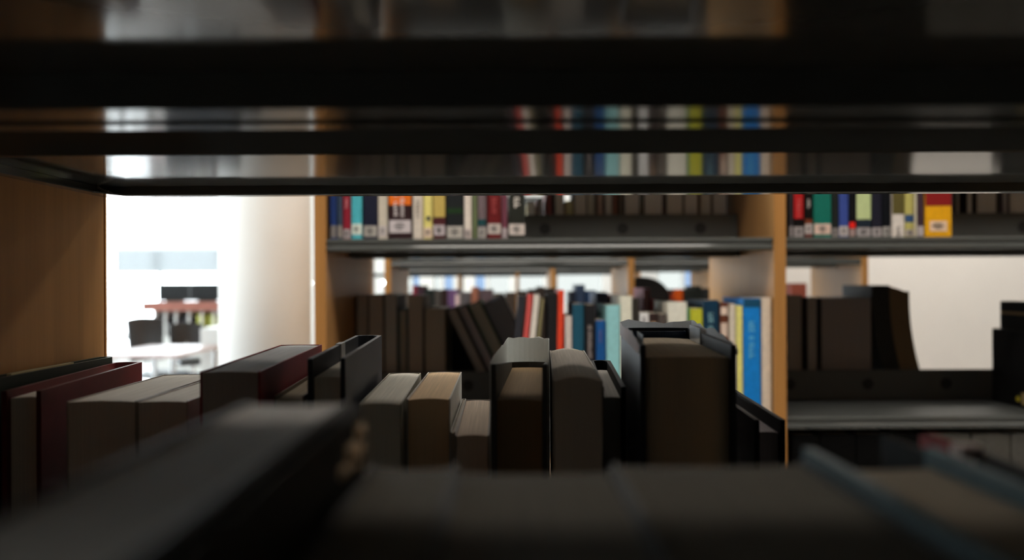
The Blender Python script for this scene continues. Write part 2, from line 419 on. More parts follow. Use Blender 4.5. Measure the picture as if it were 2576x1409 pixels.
# (x0, x1, cover, extra) - spines on the upper shelf, main bay
up = [
 (831, 847, (16, 40, 92), 'narrow navy blue spine, first book at the left end of the upper shelf', {'lab': (566, 596, (105, 100, 98))}),
 (848, 862, (40, 54, 72), 'narrow slate grey spine between a navy and a crimson book, upper shelf', {'lab': (566, 596, (120, 113, 108))}),
 (863, 882, (122, 18, 38), 'crimson paperback spine with pale lettering, upper shelf beside the turquoise book', {'lab': (575, 600, (150, 140, 142)), 'txt': ((190, 120, 128), 497, 526)}),
 (884, 911, (66, 158, 170), 'turquoise spine with a wide white label, upper shelf left of the dark navy book', {'lab': (562, 589, (196, 205, 196))}),
 (914, 950, (12, 16, 38), 'wide dark navy spine right of the turquoise book on the upper shelf', {'lab': (567, 594, (150, 146, 140))}),
 (952, 975, (178, 170, 156), 'cream spine between the dark navy and the orange-topped book, upper shelf', {'lab': (567, 594, (176, 168, 166))}),
 (978, 1036, (36, 14, 18), 'broad black-brown spine with an orange top band and large white label', {'lab': (553, 585, (178, 170, 172)), 'top': ((205, 98, 14), 515), 'txt2': ((200, 190, 190), 497, 552)}),
 (1039, 1064, (188, 178, 166), 'off-white spine with faint grey lettering right of the orange-topped book', {'txt': ((120, 112, 104), 505, 545)}),
 (1066, 1088, (208, 190, 112), 'pale yellow spine with a black round mark, upper shelf', {'lab': (572, 597, (200, 178, 158)), 'dot': 549}),
 (1090, 1121, (66, 24, 28), 'maroon spine with a mustard yellow upper part, upper shelf', {'lab': (566, 592, (165, 155, 158)), 'top': ((170, 148, 78), 546)}),
 (1124, 1166, (16, 20, 22), 'wide black spine with a dark green band, upper shelf left of an ivory one', {'lab': (569, 600, (160, 155, 148)), 'band': ((18, 48, 14), 524, 536)}),
 (1168, 1187, (196, 186, 176), 'narrow ivory spine between the black and the grey-green book, upper shelf', {'lab': (576, 600, (175, 163, 160))}),
 (1189, 1201, (88, 98, 66), 'very narrow olive green spine left of the mauve and teal one, upper shelf', {}),
 (1202, 1224, (96, 82, 86), 'mauve grey spine with a teal foot, upper shelf', {'lab': (572, 598, (150, 145, 140)), 'band': ((10, 58, 62), 552, 568)}),
 (1227, 1261, (88, 10, 14), 'dark red spine with a white label, upper shelf left of a plum one', {'lab': (563, 589, (172, 162, 156)), 'txt': ((150, 60, 60), 497, 535)}),
 (1263, 1277, (96, 48, 62), 'narrow plum spine between the dark red and the last black book, upper shelf', {'lab': (574, 600, (150, 138, 140))}),
 (1280, 1322, (24, 26, 20), 'black spine with big white lettering, last book before the bare shelf', {'lab': (564, 592, (180, 170, 164)), 'txt': ((195, 188, 180), 497, 524)}),
]
def spine_book(x0, x1, Y, zb, h, d, col, label, ex, grp, zf, k=K):
    r, cov = book(label, X(x0 + .6, Y), X(x1 - .6, Y), Y, d, zb, h, C(*col, k), True, random.random() < .4, group=grp)
    w, bu = r['w'], r['bu']
    if 'lab' in ex:
        a, b, c = ex['lab']; call_label(r, max(.001, zf(b)), zf(a), stock(C(*c, 1.5)))
    if 'top' in ex: patch(r, 'upper_band', w, bu, -.99, .99, zf(ex['top'][1]), h - .002, stock(C(*ex['top'][0], k)))
    if 'band' in ex: patch(r, 'colour_band', w, bu, -.99, .99, zf(ex['band'][2]), zf(ex['band'][1]), stock(C(*ex['band'][0], k)))
    if 'band2' in ex: patch(r, 'colour_band', w, bu, -.99, .99, zf(ex['band2'][2]), zf(ex['band2'][1]), stock(C(*ex['band2'][0], k)))
    if 'dot' in ex:
        bm = bmesh.new(); cyl(bm, (.001, -.0012, zf(ex['dot'])), .0045, .0005, 16, axis='Y'); link('round_mark', bm, INK, r)
    if 'txt' in ex:
        c, a, b = ex['txt']; lettering(r, w, bu, -.35, .4, zf(b), zf(a) + .0, stock(C(*c, 1.5)))
    if 'txt2' in ex:
        c, a, b = ex['txt2']; lettering(r, w, bu, -.55, -.2, zf(b), zf(a) + .02, stock(C(*c, 1.5))); lettering(r, w, bu, .05, .4, zf(b) + .008, zf(a) + .02, stock(C(*c, 1.5)))
    return r
for x0, x1, c, lab, ex in up:
    spine_book(x0, x1, Yu, ZU, random.uniform(.205, .25), random.uniform(.15, .2), c, lab, ex, GU, zu)
upr = [
 (1986, 1996, (30, 28, 32), 'thin charcoal spine, first book right of the beech upright on the upper shelf', {'lab': (573, 600, (120, 113, 113))}),
 (1998, 2023, (16, 12, 12), 'black spine with a bright red upper part, upper shelf right of the upright', {'top': ((150, 6, 10), 554), 'lab': (574, 602, (140, 132, 132)), 'txt': ((190, 80, 80), 505, 545)}),
 (2025, 2045, (14, 12, 10), 'black-brown spine with a rust foot, left of the emerald green book', {'lab': (567, 592, (165, 155, 152)), 'band': ((96, 40, 14), 555, 566), 'band2': ((80, 30, 20), 592, 604), 'txt': ((170, 165, 160), 505, 528)}),
 (2048, 2092, (0, 92, 78), 'broad emerald green spine with a pinkish label on the upper shelf', {'lab': (567, 593, (190, 165, 152))}),
 (2094, 2111, (14, 20, 18), 'narrow black spine between the emerald and the royal blue book', {'lab': (578, 604, (125, 118, 116))}),
 (2112, 2135, (44, 62, 126), 'royal blue spine on the upper shelf right of the emerald book', {'lab': (573, 598, (165, 158, 156))}),
 (2137, 2153, (14, 14, 16), 'black spine with a small bright red patch above its label', {'band': ((205, 20, 6), 563, 578), 'lab': (580, 604, (140, 118, 114))}),
 (2155, 2192, (12, 26, 38), 'dark blue spine with a large pale green upper part', {'top': ((165, 178, 128), 556), 'lab': (577, 606, (142, 136, 136))}),
 (2194, 2219, (14, 14, 30), 'dark indigo spine right of the pale green-topped book', {'lab': (577, 606, (150, 142, 142))}),
 (2221, 2242, (12, 14, 18), 'plain black spine left of the white and olive book', {'lab': (575, 600, (140, 136, 132))}),
 (2245, 2276, (192, 184, 176), 'white spine with an olive upper part on the upper shelf', {'top': ((78, 70, 30), 543), 'txt': ((140, 135, 130), 575, 600)}),
 (2278, 2301, (158, 150, 84), 'yellow-green spine with a small blue square', {'band': ((36, 64, 100), 545, 564), 'lab': (582, 606, (155, 145, 136))}),
 (2302, 2308, (176, 168, 148), 'very thin cream spine right of the yellow-green book', {}),
 (2309, 2325, (52, 34, 44), 'dark plum spine left of the bright yellow book', {'lab': (574, 600, (160, 150, 150))}),
 (2328, 2395, (208, 146, 4), 'broad bright yellow spine with a dark red top and pale label', {'top': ((118, 10, 10), 523), 'labs': 1}),
]
for x0, x1, c, lab, ex in upr:
    r = spine_book(x0, x1, Yu, ZU, random.uniform(.205, .25), random.uniform(.15, .2), c, lab, ex, GU, zu)
    if 'labs' in ex: call_label(r, zu(587), zu(561), stock(C(212, 176, 150, 1.5)), .66)

# rear rows, fore-edges turned to the viewer
Yr = YB + DEP / 2 + .012; s_r = FPX / Yr
def rear(items, zb, grp, kk=3.3):
    for x0, x1, pt, pg, cv, lean, lab in items:
        h = (Z(pt, Yr) - zb) if pt else random.uniform(.2, .25)
        book(lab, X(x0 + .5, Yr), X(x1 - .5, Yr), Yr + random.uniform(0, .012), random.uniform(.15, .18), zb, h, C(*cv), False, random.random() < .3, soft(C(*pg, kk)), lean, group=grp)
GR = 'rear-row books on the upper shelf, page edges showing'
rear([
 (1327, 1348, 506, (205, 190, 120), (190, 170, 90), 0, 'short pale yellow book behind the rail at the left of the bare shelf'),
 (1351, 1366, 498, (150, 110, 118), (120, 70, 80), 0, 'mauve pink book behind the rail beside the pale yellow one'),
 (1378, 1395, 0, (92, 22, 22), (110, 14, 14), -2, 'dark red book leaning behind the rail of the upper shelf'),
 (1397, 1421, 0, (120, 110, 92), (60, 60, 50), 0, 'olive grey page block behind the rail left of the yellow tag'),
 (1424, 1444, 504, (205, 165, 55), (190, 140, 30), 0, 'small golden yellow book behind the rail'),
 (1446, 1478, 0, (128, 116, 104), (60, 50, 45), 0, 'brown-grey page block right of the golden yellow book'),
 (1479, 1500, 0, (110, 95, 84), (70, 40, 40), 0, 'dull brown page block, second one right of the golden yellow book'),
 (1501, 1522, 0, (98, 74, 64), (50, 30, 25), 0, 'dark brown page block left of the lilac one behind the rail'),
 (1523, 1542, 0, (136, 122, 130), (80, 70, 80), 0, 'lilac grey page block left of the rust red strip'),
 (1543, 1555, 0, (120, 60, 40), (130, 50, 25), 0, 'thin rust red book behind the rail of the upper shelf'),
 (1557, 1570, 0, (50, 45, 38), (20, 20, 16), 0, 'thin black book right of the rust red strip'),
 (1572, 1611, 0, (142, 136, 132), (80, 78, 76), 0, 'mid grey page block behind the middle of the rail'),
 (1613, 1620, 0, (80, 78, 60), (40, 40, 28), 0, 'very thin dark olive book right of the mid grey block'),
 (1621, 1668, 0, (150, 132, 116), (90, 70, 60), 0, 'wide taupe page block behind the rail'),
 (1670, 1677, 0, (90, 66, 60), (60, 36, 30), 0, 'very thin brown book right of the wide taupe block'),
 (1678, 1721, 0, (132, 118, 90), (70, 60, 40), 0, 'wide olive tan page block behind the rail'),
 (1723, 1758, 0, (132, 116, 104), (66, 50, 48), 0, 'taupe page block, third from the right end of the rear row'),
 (1760, 1793, 0, (150, 120, 88), (110, 80, 50), 0, 'tan page block left of the last lilac one'),
 (1795, 1832, 0, (140, 128, 136), (80, 74, 84), 0, 'lilac grey page block, last in the rear row before the upright'),
], ZU, GR, 8.0)
rear([
 (2402, 2409, 0, (40, 38, 38), (14, 14, 14), 0, 'thin black book right of the bright yellow spine, rear row'),
 (2410, 2424, 0, (128, 116, 122), (70, 60, 66), 0, 'narrow lilac page block behind the right-hand rail'),
 (2426, 2434, 0, (34, 34, 34), (12, 12, 12), 0, 'second thin black book behind the right-hand rail'),
 (2435, 2449, 0, (124, 116, 118), (70, 62, 66), 0, 'narrow grey page block between two thin black books, right-hand rail'),
 (2450, 2455, 0, (40, 40, 40), (16, 16, 16), 0, 'third thin black book behind the right-hand rail'),
 (2457, 2514, 0, (142, 132, 120), (80, 70, 62), 0, 'wide olive grey page block behind the right-hand rail'),
 (2516, 2524, 0, (34, 34, 36), (14, 14, 16), 0, 'thin black book right of the wide olive grey block'),
 (2526, 2545, 0, (130, 112, 130), (90, 66, 96), 0, 'violet grey page block near the right edge of the photo'),
 (2547, 2600, 0, (140, 132, 132), (80, 76, 76), 0, 'light grey page block at the right edge of the photo'),
], ZU, GR, 8.0)

# lower shelf of the facing bookcase, rear row
GL = 'rear-row books on the lower shelf, page edges showing'
rear([
 (895, 924, 742, (118, 108, 98), (40, 36, 34), 0, 'dark page block at the left end of the lower shelf, against the upright'),
 (926, 964, 740, (126, 116, 106), (60, 52, 48), 0, 'tall grey page block on the lower shelf, second from the left upright'),
 (966, 998, 741, (122, 122, 122), (62, 66, 66), 0, 'tall bluish grey page block on the lower shelf'),
 (1000, 1024, 778, (120, 110, 92), (100, 130, 140), 0, 'shorter olive page block beside the tall bluish grey one'),
 (1026, 1064, 744, (126, 112, 98), (72, 60, 50), 0, 'tall tan-grey page block, lower shelf, right of a shorter olive one'),
 (1068, 1120, 776, (124, 112, 94), (150, 135, 100), 0, 'thick low page block with a cream top edge beside the leaning books'),
], LOW, GL)
def leaner(px_base, py_top, thick, lean, pg, cv, lab, top=None):
    h = (Z(py_top, Yr) - LOW)
    w = thick
    xb = X(px_base, Yr)
    r, cov = book(lab, xb - w / 2, xb + w / 2, Yr + .004, .16, LOW, h * .985, C(*cv), False, True, soft(C(*pg, 3.3)), lean, group='books leaning left on the lower shelf')
    return r
TL = math.tan(R(25.5)); CLN = math.cos(R(25.5)); ax = X(1241, Yr); pw = None
for wd, pt, pg, cv, lab in ((.024, 778, (122, 112, 104), (70, 62, 56), 'first of the leaning books, taupe, resting on the thick low block'), (.024, 772, (122, 108, 112), (20, 22, 20), 'second leaning book, mauve pages in black covers'),
                            (.032, 766, (124, 116, 96), (40, 96, 70), 'third leaning book, olive pages between green covers'), (.052, 762, (92, 92, 102), (64, 66, 76), 'last leaning book, thick and slate blue')):
    if pw: ax += (pw + wd) / 2 / CLN + .0008
    pw = wd
    r = leaner(1241, pt, wd, -25.5, pg, cv, lab)
    r.location.x = ax - wd / 2 * math.sin(R(25.5)) * TL
book('added black filler for the dark gap behind the leaning books', X(1128, Yr + .178), X(1208, Yr + .178), Yr + .178, .06, LOW, Z(800, Yr + .178) - LOW, (.006, .006, .006), False, False, (.02, .02, .02))  # added black block, imitates the dark gap under the leaning books
# right bay, lower shelf
rear([
 (1984, 2020, 746, (118, 108, 98), (66, 58, 52), 0, 'grey page block right of the beech upright, lower shelf'),
 (2031, 2056, 752, (118, 108, 100), (60, 52, 50), 0, 'narrow brown-grey page block between two dark gaps, right bay'),
 (2068, 2196, 754, (112, 100, 96), (64, 54, 54), 0, 'very thick brown-grey page block in the right bay'),
], LOW, 'page blocks in the right bay of the lower shelf')
# a soft-bound volume whose covers sag outward to the right
def sagging_book():
    r = tag(empty('book', (X(2236, Yr), Yr + .002, LOW)), 'brown soft-bound book with curved page edge at the end of the right bay', 'book')
    top = Z(722, Yr) - LOW; n = 14; d = .17
    def edge(t): return .046 * (1 - t) ** 2.2
    def sheet(name, x0, x1, m, z1, y0=0.0, tilt=0.0):
        bm = bmesh.new(); rows = []
        for i in range(n + 1):
            t = i / n; dx = edge(t); z = z1 * t
            rows.append([bm.verts.new(p) for p in ((x0 + dx, y0, z - tilt * t * 0), (x1 + dx, y0, z - (tilt if i == n else 0)), (x1 + dx, d, z - (tilt if i == n else 0)), (x0 + dx, d, z))])
        for p, q in zip(rows[:-1], rows[1:]):
            for k in range(4): bm.faces.new((p[k], p[(k + 1) % 4], q[(k + 1) % 4], q[k]))
        bm.faces.new(rows[0][::-1]); bm.faces.new(rows[-1])
        return link(name, bm, m, r)
    sheet('cover', -.038, .002, cloth((.035, .036, .034)), top)
    sheet('page_block', .0025, .045, paper((.30, .21, .12)), top - .002, .001, .014)
    sheet('back_cover', .0452, .0475, cloth((.03, .035, .04)), top - .014)
sagging_book()
# black file boxes at the right edge: their long sides face the gap
def file_box(xa, xb, py, lab, strip=None, emblem=False):
    Y = YB + .012; d = .2; h = H - (py - CY) * (Y + d) / FPX - LOW
    r = tag(empty('file_box', ((xa + xb) / 2, Y, LOW + .0004)), lab, 'file box', 'black file boxes')
    w = xb - xa; BK = mottled('black_board', (.004, .004, .0045), .6, (40, 40, 40), .1, 0, .25)
    bx('body', -w / 2, w / 2, .001, d, 0, h, BK, r, .003)
    bx('spine_panel', -w / 2 + .002, w / 2 - .002, -.001, .001, .004, h - .004, BK, r, .0006)
    if strip: bx('gold_strip', -w / 2 - .0004, -w / 2 + .0004, .004, d - .004, strip - .003, strip + .003, stock((.34, .23, .10)), r)
    if emblem:
        bm = bmesh.new(); cyl(bm, (-w / 2 - .0008, 1.736 - Y, .0165), .006, .0010, 18, axis='X'); link('yellow_emblem', bm, stock((.45, .36, .02)), r)
        bx('side_label', -w / 2 - .0008, -w / 2 + .0004, 1.685 - Y, 1.724 - Y, .006, .032, stock((.30, .22, .10)), r)
file_box(1.0607, 1.0778, 831, 'low thin black file box at the right edge with a yellow mark', emblem=True)
file_box(1.0790, 1.1120, 763, 'taller black file box with a gold strip behind the low one at the right edge', strip=Z(795, 1.76) - LOW)

# lower shelf, spines turned to the viewer
GF = 'books standing on the lower shelf of the facing bookcase'
Yl = YB + .010
def zl(py): return Z(py, Yl) - LOW
low = [
 (1304, 1322, 745, (38, 38, 44), 6, 'charcoal book leaning right, first of the coloured books on the lower shelf', {}),
 (1327, 1341, 741, (186, 76, 72), 6, 'coral red leaning book left of the white leaning one', {}),
 (1343, 1358, 742, (205, 195, 186), 6, 'white leaning book right of the coral red one', {}),
 (1361, 1369, 752, (120, 112, 80), 6, 'thin olive leaning book between the white one and the black ones', {}),
 (1377, 1402, 740, (20, 20, 22), 0, 'thick black book left of the tall orange-red one, lower shelf', {}),
 (1404, 1420, 731, (214, 60, 34), 1.5, 'tall orange-red book standing out above its neighbours, lower shelf', {}),
 (1421, 1438, 796, (190, 180, 174), 0, 'short pale grey book right of the orange-red one', {}),
 (1440, 1468, 766, (20, 70, 90), 0, 'dark petrol blue book left of the black one with a white strip', {}),
 (1471, 1497, 768, (20, 20, 24), 0, 'black book with a pale lettering strip, lower shelf', {'txt': ((150, 140, 138), 820, 900)}),
 (1499, 1523, 808, (14, 72, 130), 0, 'short cobalt blue book left of the pale turquoise one', {'txt': ((90, 90, 140), 830, 860)}),
 (1525, 1559, 769, (132, 184, 188), 0, 'wide pale turquoise book behind the thickest near book', {}),
 (1561, 1590, 746, (206, 200, 184), 0, 'tall cream book right of the pale turquoise one, lower shelf', {}),
 (1592, 1607, 752, (40, 36, 30), 0, 'dark brown book between the tall cream and the short white one', {}),
 (1609, 1632, 789, (215, 208, 202), 0, 'short white book with a dark title between brown and grey books', {'txt': ((70, 60, 66), 800, 812)}),
 (1634, 1654, 790, (40, 26, 24), 0, 'low dark maroon book right of the short white one', {'band': ((150, 120, 92), 812, 826)}),
 (1656, 1677, 792, (70, 62, 58), 0, 'low brown-grey book left of the wide beige one', {}),
 (1680, 1728, 762, (210, 200, 188), 0, 'wide beige-white book on the lower shelf, left of the lime one', {}),
 (1730, 1735, 776, (74, 130, 84), 0, 'very thin green book left of the lime yellow one', {}),
 (1736, 1767, 779, (168, 168, 44), 0, 'lime yellow book on the lower shelf', {}),
 (1769, 1808, 758, (4, 42, 64), 0, 'dark teal book with large vertical white lettering, lower shelf', {'txt': ((110, 150, 160), 790, 830)}),
 (1811, 1832, 764, (86, 44, 26), 0, 'chestnut brown book with cream patches on its spine', {'band': ((200, 180, 165), 775, 795), 'band2': ((190, 170, 155), 815, 850)}),
 (1834, 1850, 768, (190, 180, 164), 0, 'cream-grey book between the chestnut brown and the pale yellow one', {}),
 (1852, 1868, 772, (210, 196, 116), 0, 'pale yellow book on the lower shelf, left of the bright blue one', {}),
 (1870, 1913, 754, (10, 112, 186), 0, 'bright blue book with white lettering near the end of the lower shelf', {'top': ((8, 64, 92), 776), 'txt': ((90, 170, 205), 800, 900)}),
 (1916, 1940, 752, (198, 182, 164), 0, 'cream book at the right end of the lower shelf against the upright', {}),
]
for x0, x1, pt, c, lean, lab, ex in low:
    h = zl(pt)
    r, cov = book(lab, X(x0 + .6, Yl), X(x1 - .6, Yl), Yl, .16, LOW, h, C(*c, K), True, False, lean=lean, group=GF)
    if lean: r.location.x -= math.sin(R(lean)) * h
    w, bu = r['w'], r['bu']
    if 'top' in ex: patch(r, 'upper_band', w, bu, -.99, .99, zl(ex['top'][1]), h - .001, stock(C(*ex['top'][0], K)))
    for q in ('band', 'band2'):
        if q in ex: patch(r, 'colour_band', w, bu, -.8, .8, zl(ex[q][2]), zl(ex[q][1]), stock(C(*ex[q][0], K)))
    if 'txt' in ex: lettering(r, w, bu, -.4, .3, zl(ex['txt'][2]), zl(ex['txt'][1]), stock(C(*ex['txt'][0], 1.4)))
def below(px0, px1, Y, py, cv, pg, lab, hard):
    book(lab, X(px0, Y), X(px1, Y), Y, .19, .63, Z(py, Y) - .63, cv, hard, True, pg, group='large volumes on the shelf under the grey lip')
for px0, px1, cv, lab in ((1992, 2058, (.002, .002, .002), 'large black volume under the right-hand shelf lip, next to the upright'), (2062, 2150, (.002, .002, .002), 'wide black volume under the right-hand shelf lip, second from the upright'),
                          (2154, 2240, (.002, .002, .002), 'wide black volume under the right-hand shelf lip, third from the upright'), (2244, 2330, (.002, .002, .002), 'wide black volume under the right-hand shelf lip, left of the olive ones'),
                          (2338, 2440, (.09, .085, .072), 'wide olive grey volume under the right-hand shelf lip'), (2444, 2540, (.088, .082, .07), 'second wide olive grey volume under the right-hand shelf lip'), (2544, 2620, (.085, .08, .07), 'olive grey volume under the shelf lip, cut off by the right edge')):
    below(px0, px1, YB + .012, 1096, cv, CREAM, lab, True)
# second layer on the same shelf
rear([
 (1500, 1530, 738, (20, 60, 104), (12, 50, 90), 0, 'dark blue book in the rear row, behind the cobalt and turquoise books'),
 (1532, 1560, 752, (96, 60, 72), (84, 46, 58), 0, 'plum book in the rear row, behind the pale turquoise one'),
 (1619, 1636, 727, (170, 96, 104), (150, 84, 92), 0, 'tall dusty pink book in the rear row, rising above the short white one'),
 (1639, 1655, 757, (205, 24, 20), (190, 16, 12), 0, 'bright red book in the rear row right of the dusty pink one'),
 (1657, 1677, 762, (90, 84, 90), (60, 56, 60), 0, 'grey-violet book in the rear row left of the wide beige one'),
 (1690, 1716, 770, (120, 110, 100), (50, 44, 40), 0, 'low grey page block in the rear row behind the beige book'),
 (1394, 1416, 744, (70, 64, 58), (30, 26, 24), 0, 'dark brown book in the rear row behind the black and orange-red ones'),
], LOW, 'rear-row books glimpsed between the coloured spines')

# second bookcase: only the tops of its books show above the facing ones
Yc = YC + .010
GC = 'book tops showing on the second bookcase'
second = [
 (990, 1034, 738, (78, 70, 62), 'brown-grey book top at the left end of the second bookcase'),
 (1037, 1049, 717, (120, 40, 56), 'small maroon red book top below the second pale window'),
 (1050, 1066, 718, (58, 36, 48), 'dark plum book top beside the maroon red one, second bookcase'),
 (1068, 1090, 727, (26, 34, 32), 'dark green-black book top, second bookcase'),
 (1092, 1110, 729, (66, 60, 56), 'grey book top left of a narrow black one, second bookcase'),
 (1112, 1124, 727, (44, 26, 24), 'narrow black-red book top, second bookcase'),
 (1126, 1152, 728, (98, 70, 108), 'violet-topped book, second bookcase, left of a pinkish white one'),
 (1145, 1157, 740, (205, 180, 180), 'narrow pinkish white book, second bookcase'),
 (1159, 1183, 735, (92, 88, 92), 'grey book top right of the pinkish white one'),
 (1185, 1203, 722, (150, 96, 76), 'peach-brown book top below a blue window'),
 (1205, 1240, 728, (86, 70, 74), 'mauve-brown book top left of the widest dark row'),
 (1242, 1268, 738, (72, 60, 46), 'olive brown book top below the bright window left of centre'),
 (1270, 1298, 736, (62, 50, 42), 'dark olive brown book top below the grey upright'),
 (1300, 1326, 732, (58, 48, 40), 'dark brown book top below the centre window'),
 (1328, 1348, 728, (44, 38, 34), 'near-black book top with a bump, below the centre window'),
 (1350, 1370, 722, (52, 42, 36), 'dark brown book top left of the tan upright of the third bookcase'),
 (1372, 1400, 726, (20, 18, 18), 'black book top above the thick black book'),
 (1432, 1446, 734, (26, 30, 42), 'blue-black book top left of the raised slate one, second bookcase'),
 (1448, 1472, 717, (44, 58, 82), 'slate blue book standing higher than its row, second bookcase'),
 (1474, 1500, 732, (14, 44, 78), 'deep blue book top right of the raised slate one'),
 (1502, 1528, 736, (16, 56, 92), 'mid blue book top left of the plum ones, second bookcase'),
 (1530, 1552, 742, (80, 50, 58), 'plum-brown book top, second bookcase, left of the tan upright'),
 (1554, 1576, 746, (36, 44, 66), 'dark blue-grey book top just left of the tan upright'),
 (1689, 1695, 742, (150, 50, 14), 'small rust orange book top left of the taller orange one'),
 (1697, 1718, 730, (196, 78, 10), 'orange book top on the second bookcase under the bright window'),
 (1722, 1744, 730, (26, 30, 26), 'black-green book top right of the orange one'),
 (1746, 1764, 722, (22, 26, 22), 'higher black-green book top, second bookcase, near the right upright'),
 (1766, 1800, 728, (30, 32, 32), 'black book top beside the grey-blue upright panel'),
 (1990, 2030, 716, (140, 70, 54), 'reddish brown book top seen right of the beech upright'),
]
for x0, x1, pt, c, lab in second:
    zo = .004 if (x0, x1) == (1145, 1157) else 0
    book(lab, X(x0 + .5, Yc) , X(x1 - .5, Yc), Yc - zo * 3, .17 if not zo else .01, LOW, Z(pt, Yc) - LOW, C(*c, 1.4), True, False, group=GC)
# black round-topped bookend shape on the second bookcase
def round_top():
    xa, xb = X(1600, Yc), X(1686, Yc); w = xb - xa
    r = tag(empty('bookend', ((xa + xb) / 2, Yc + .02, LOW + .0006)), 'large black round-topped bookend on the second bookcase under the bright window', 'bookend')
    h = Z(698, Yc) - LOW; BP = mottled('black_plastic', (.008, .007, .007), .5)
    bm = bmesh.new(); pts = [(-w / 2, 0), (w / 2, 0), (w / 2, h - .075)]
    c = -w / 2 + .022
    for i in range(1, 13):
        a = math.pi / 2 * i / 12; pts.append((c + (w / 2 - c) * math.cos(a), h - .075 + .075 * math.sin(a)))
    pts += [(-w / 2, h - .008)]
    a = [bm.verts.new((x, 0, z)) for x, z in pts]; b = [bm.verts.new((x, .09, z)) for x, z in pts]
    bm.faces.new(a); bm.faces.new(b[::-1])
    for i in range(len(pts)): bm.faces.new((a[i], b[i], b[(i + 1) % len(pts)], a[(i + 1) % len(pts)]))
    link('body', bm, BP, r)
    bx('base_plate', -w / 2, w / 2, -.018, 0, .0005, .0025, BP, r)
round_top()

# ------------------------------------------------------------------ near bookcase, far row (fore-edges toward the viewer)
GN = 'near books whose page edges face the viewer'
def near(lab, xl, xr, yn, xfm, yf, zt, col, hard, page, drop=.004, concave=.003, bow=0.0, mat=None, fore=None, t=None, lift=None):
    """fore-edge book: xl..xr at the near end (depth yn), centre xfm at the spine end (depth yf); zt is its top relative to the eye"""
    w = xr - xl; d = math.hypot(yf - yn, xfm - (xl + xr) / 2); rz = math.atan2(-(xfm - (xl + xr) / 2), yf - yn)
    h = H + zt - LOW - .0003
    r = tag(empty('book', ((xl + xr) / 2, yn, LOW + .0003), (0, 0, rz)), lab, 'book', GN)
    t = t or (.0024 if hard else .0006)
    link('cover', cover_bm(w, d, h, t, .004 if hard else .001, False, 0.0, lift), mat or cloth(col), r)
    fi = fore if fore is not None else (.004 if hard else .0004)
    link('page_block', block_bm(w - 2 * t - .0004, fi, d - t - (.007 if hard else .002), .0035 if hard else .0004, h - drop, concave, .002 if hard else 0, True, bow, 16), paper(page), r)
    r['w'] = w; r['d'] = d; r['h'] = h
    return r
DG = (.012, .022, .014); RED = (.11, .006, .008); NAVY = (.012, .015, .024); BLK = (.008, .008, .009)
PW = (.74, .67, .56)
b = near('thin dark green hardback against the wooden upright at the left', -.2842, -.2742, .40, -.2795, .570, -.0500, DG, True, (.5, .46, .30), .003)
bx('paper_slip', .0005, .0030, .055, .12, b['h'] - .02, b['h'] + .0008, stock((.55, .47, .25)), b)
near('dark red hardback at the left, spine end catching the light', -.2595, -.2405, .42, -.2672, .576, -.0543, RED, True, PW, .004)
near('thick cream paperback, left one of the pair beside the red hardback', -.2275, -.1925, .4214, -.2125, .545, -.0598, (.45, .42, .36), False, (.82, .77, .68), .0006, .001, .0004)
near('thinner cream paperback, right one of the pair beside the red hardback', -.1920, -.1660, .4214, -.1785, .545, -.0600, (.45, .42, .36), False, (.82, .77, .68), .0006, .001, .0003)
b = near('grey-topped thick paperback with a red cover, in front of the column', -.1480, -.1200, .391, -.1435, .560, -.0417, (.24, .010, .014), False, (.44, .42, .41), .0006, .0015, .0004, t=.0009)
near('low brownish paperback tucked between the red-covered and the blue book', -.1185, -.1040, .41, -.1205, .555, -.0560, (.16, .11, .06), False, (.36, .28, .18), .002, .001)
b = near('dark blue hardback with recessed pages, left of the cream page blocks', -.0985, -.0805, .396, -.0995, .572, -.0362, NAVY, True, PW, .0095, .002)
bx('white_tape', -b['w'] / 2 - .0004, -b['w'] / 2 + .0030, .088, .104, b['h'] - .02, b['h'] + .0005, stock((.45, .45, .44)), b)
near('cream page block right of the dark blue hardback', -.0772, -.0560, .413, -.0725, .555, -.0606, (.4, .38, .3), False, (.80, .75, .64), .0006, .001, .0006)
near('orange-tan page block with a pale curled edge, beside the cream one', -.0550, -.0326, .4264, -.0458, .555, -.0601, (.60, .56, .50), False, (.84, .58, .34), .0006, .001, .0006)
near('very thin pale booklet squeezed beside the orange-tan block', -.0318, -.0292, .415, -.0318, .535, -.0752, (.5, .45, .38), False, (.52, .44, .36), .0006, .0)
near('low worn page block with a tan top, lowest in the middle of the row', -.0286, -.0120, .406, -.0225, .53, -.0752, (.4, .34, .3), False, (.74, .58, .45), .0006, .001, .0005)
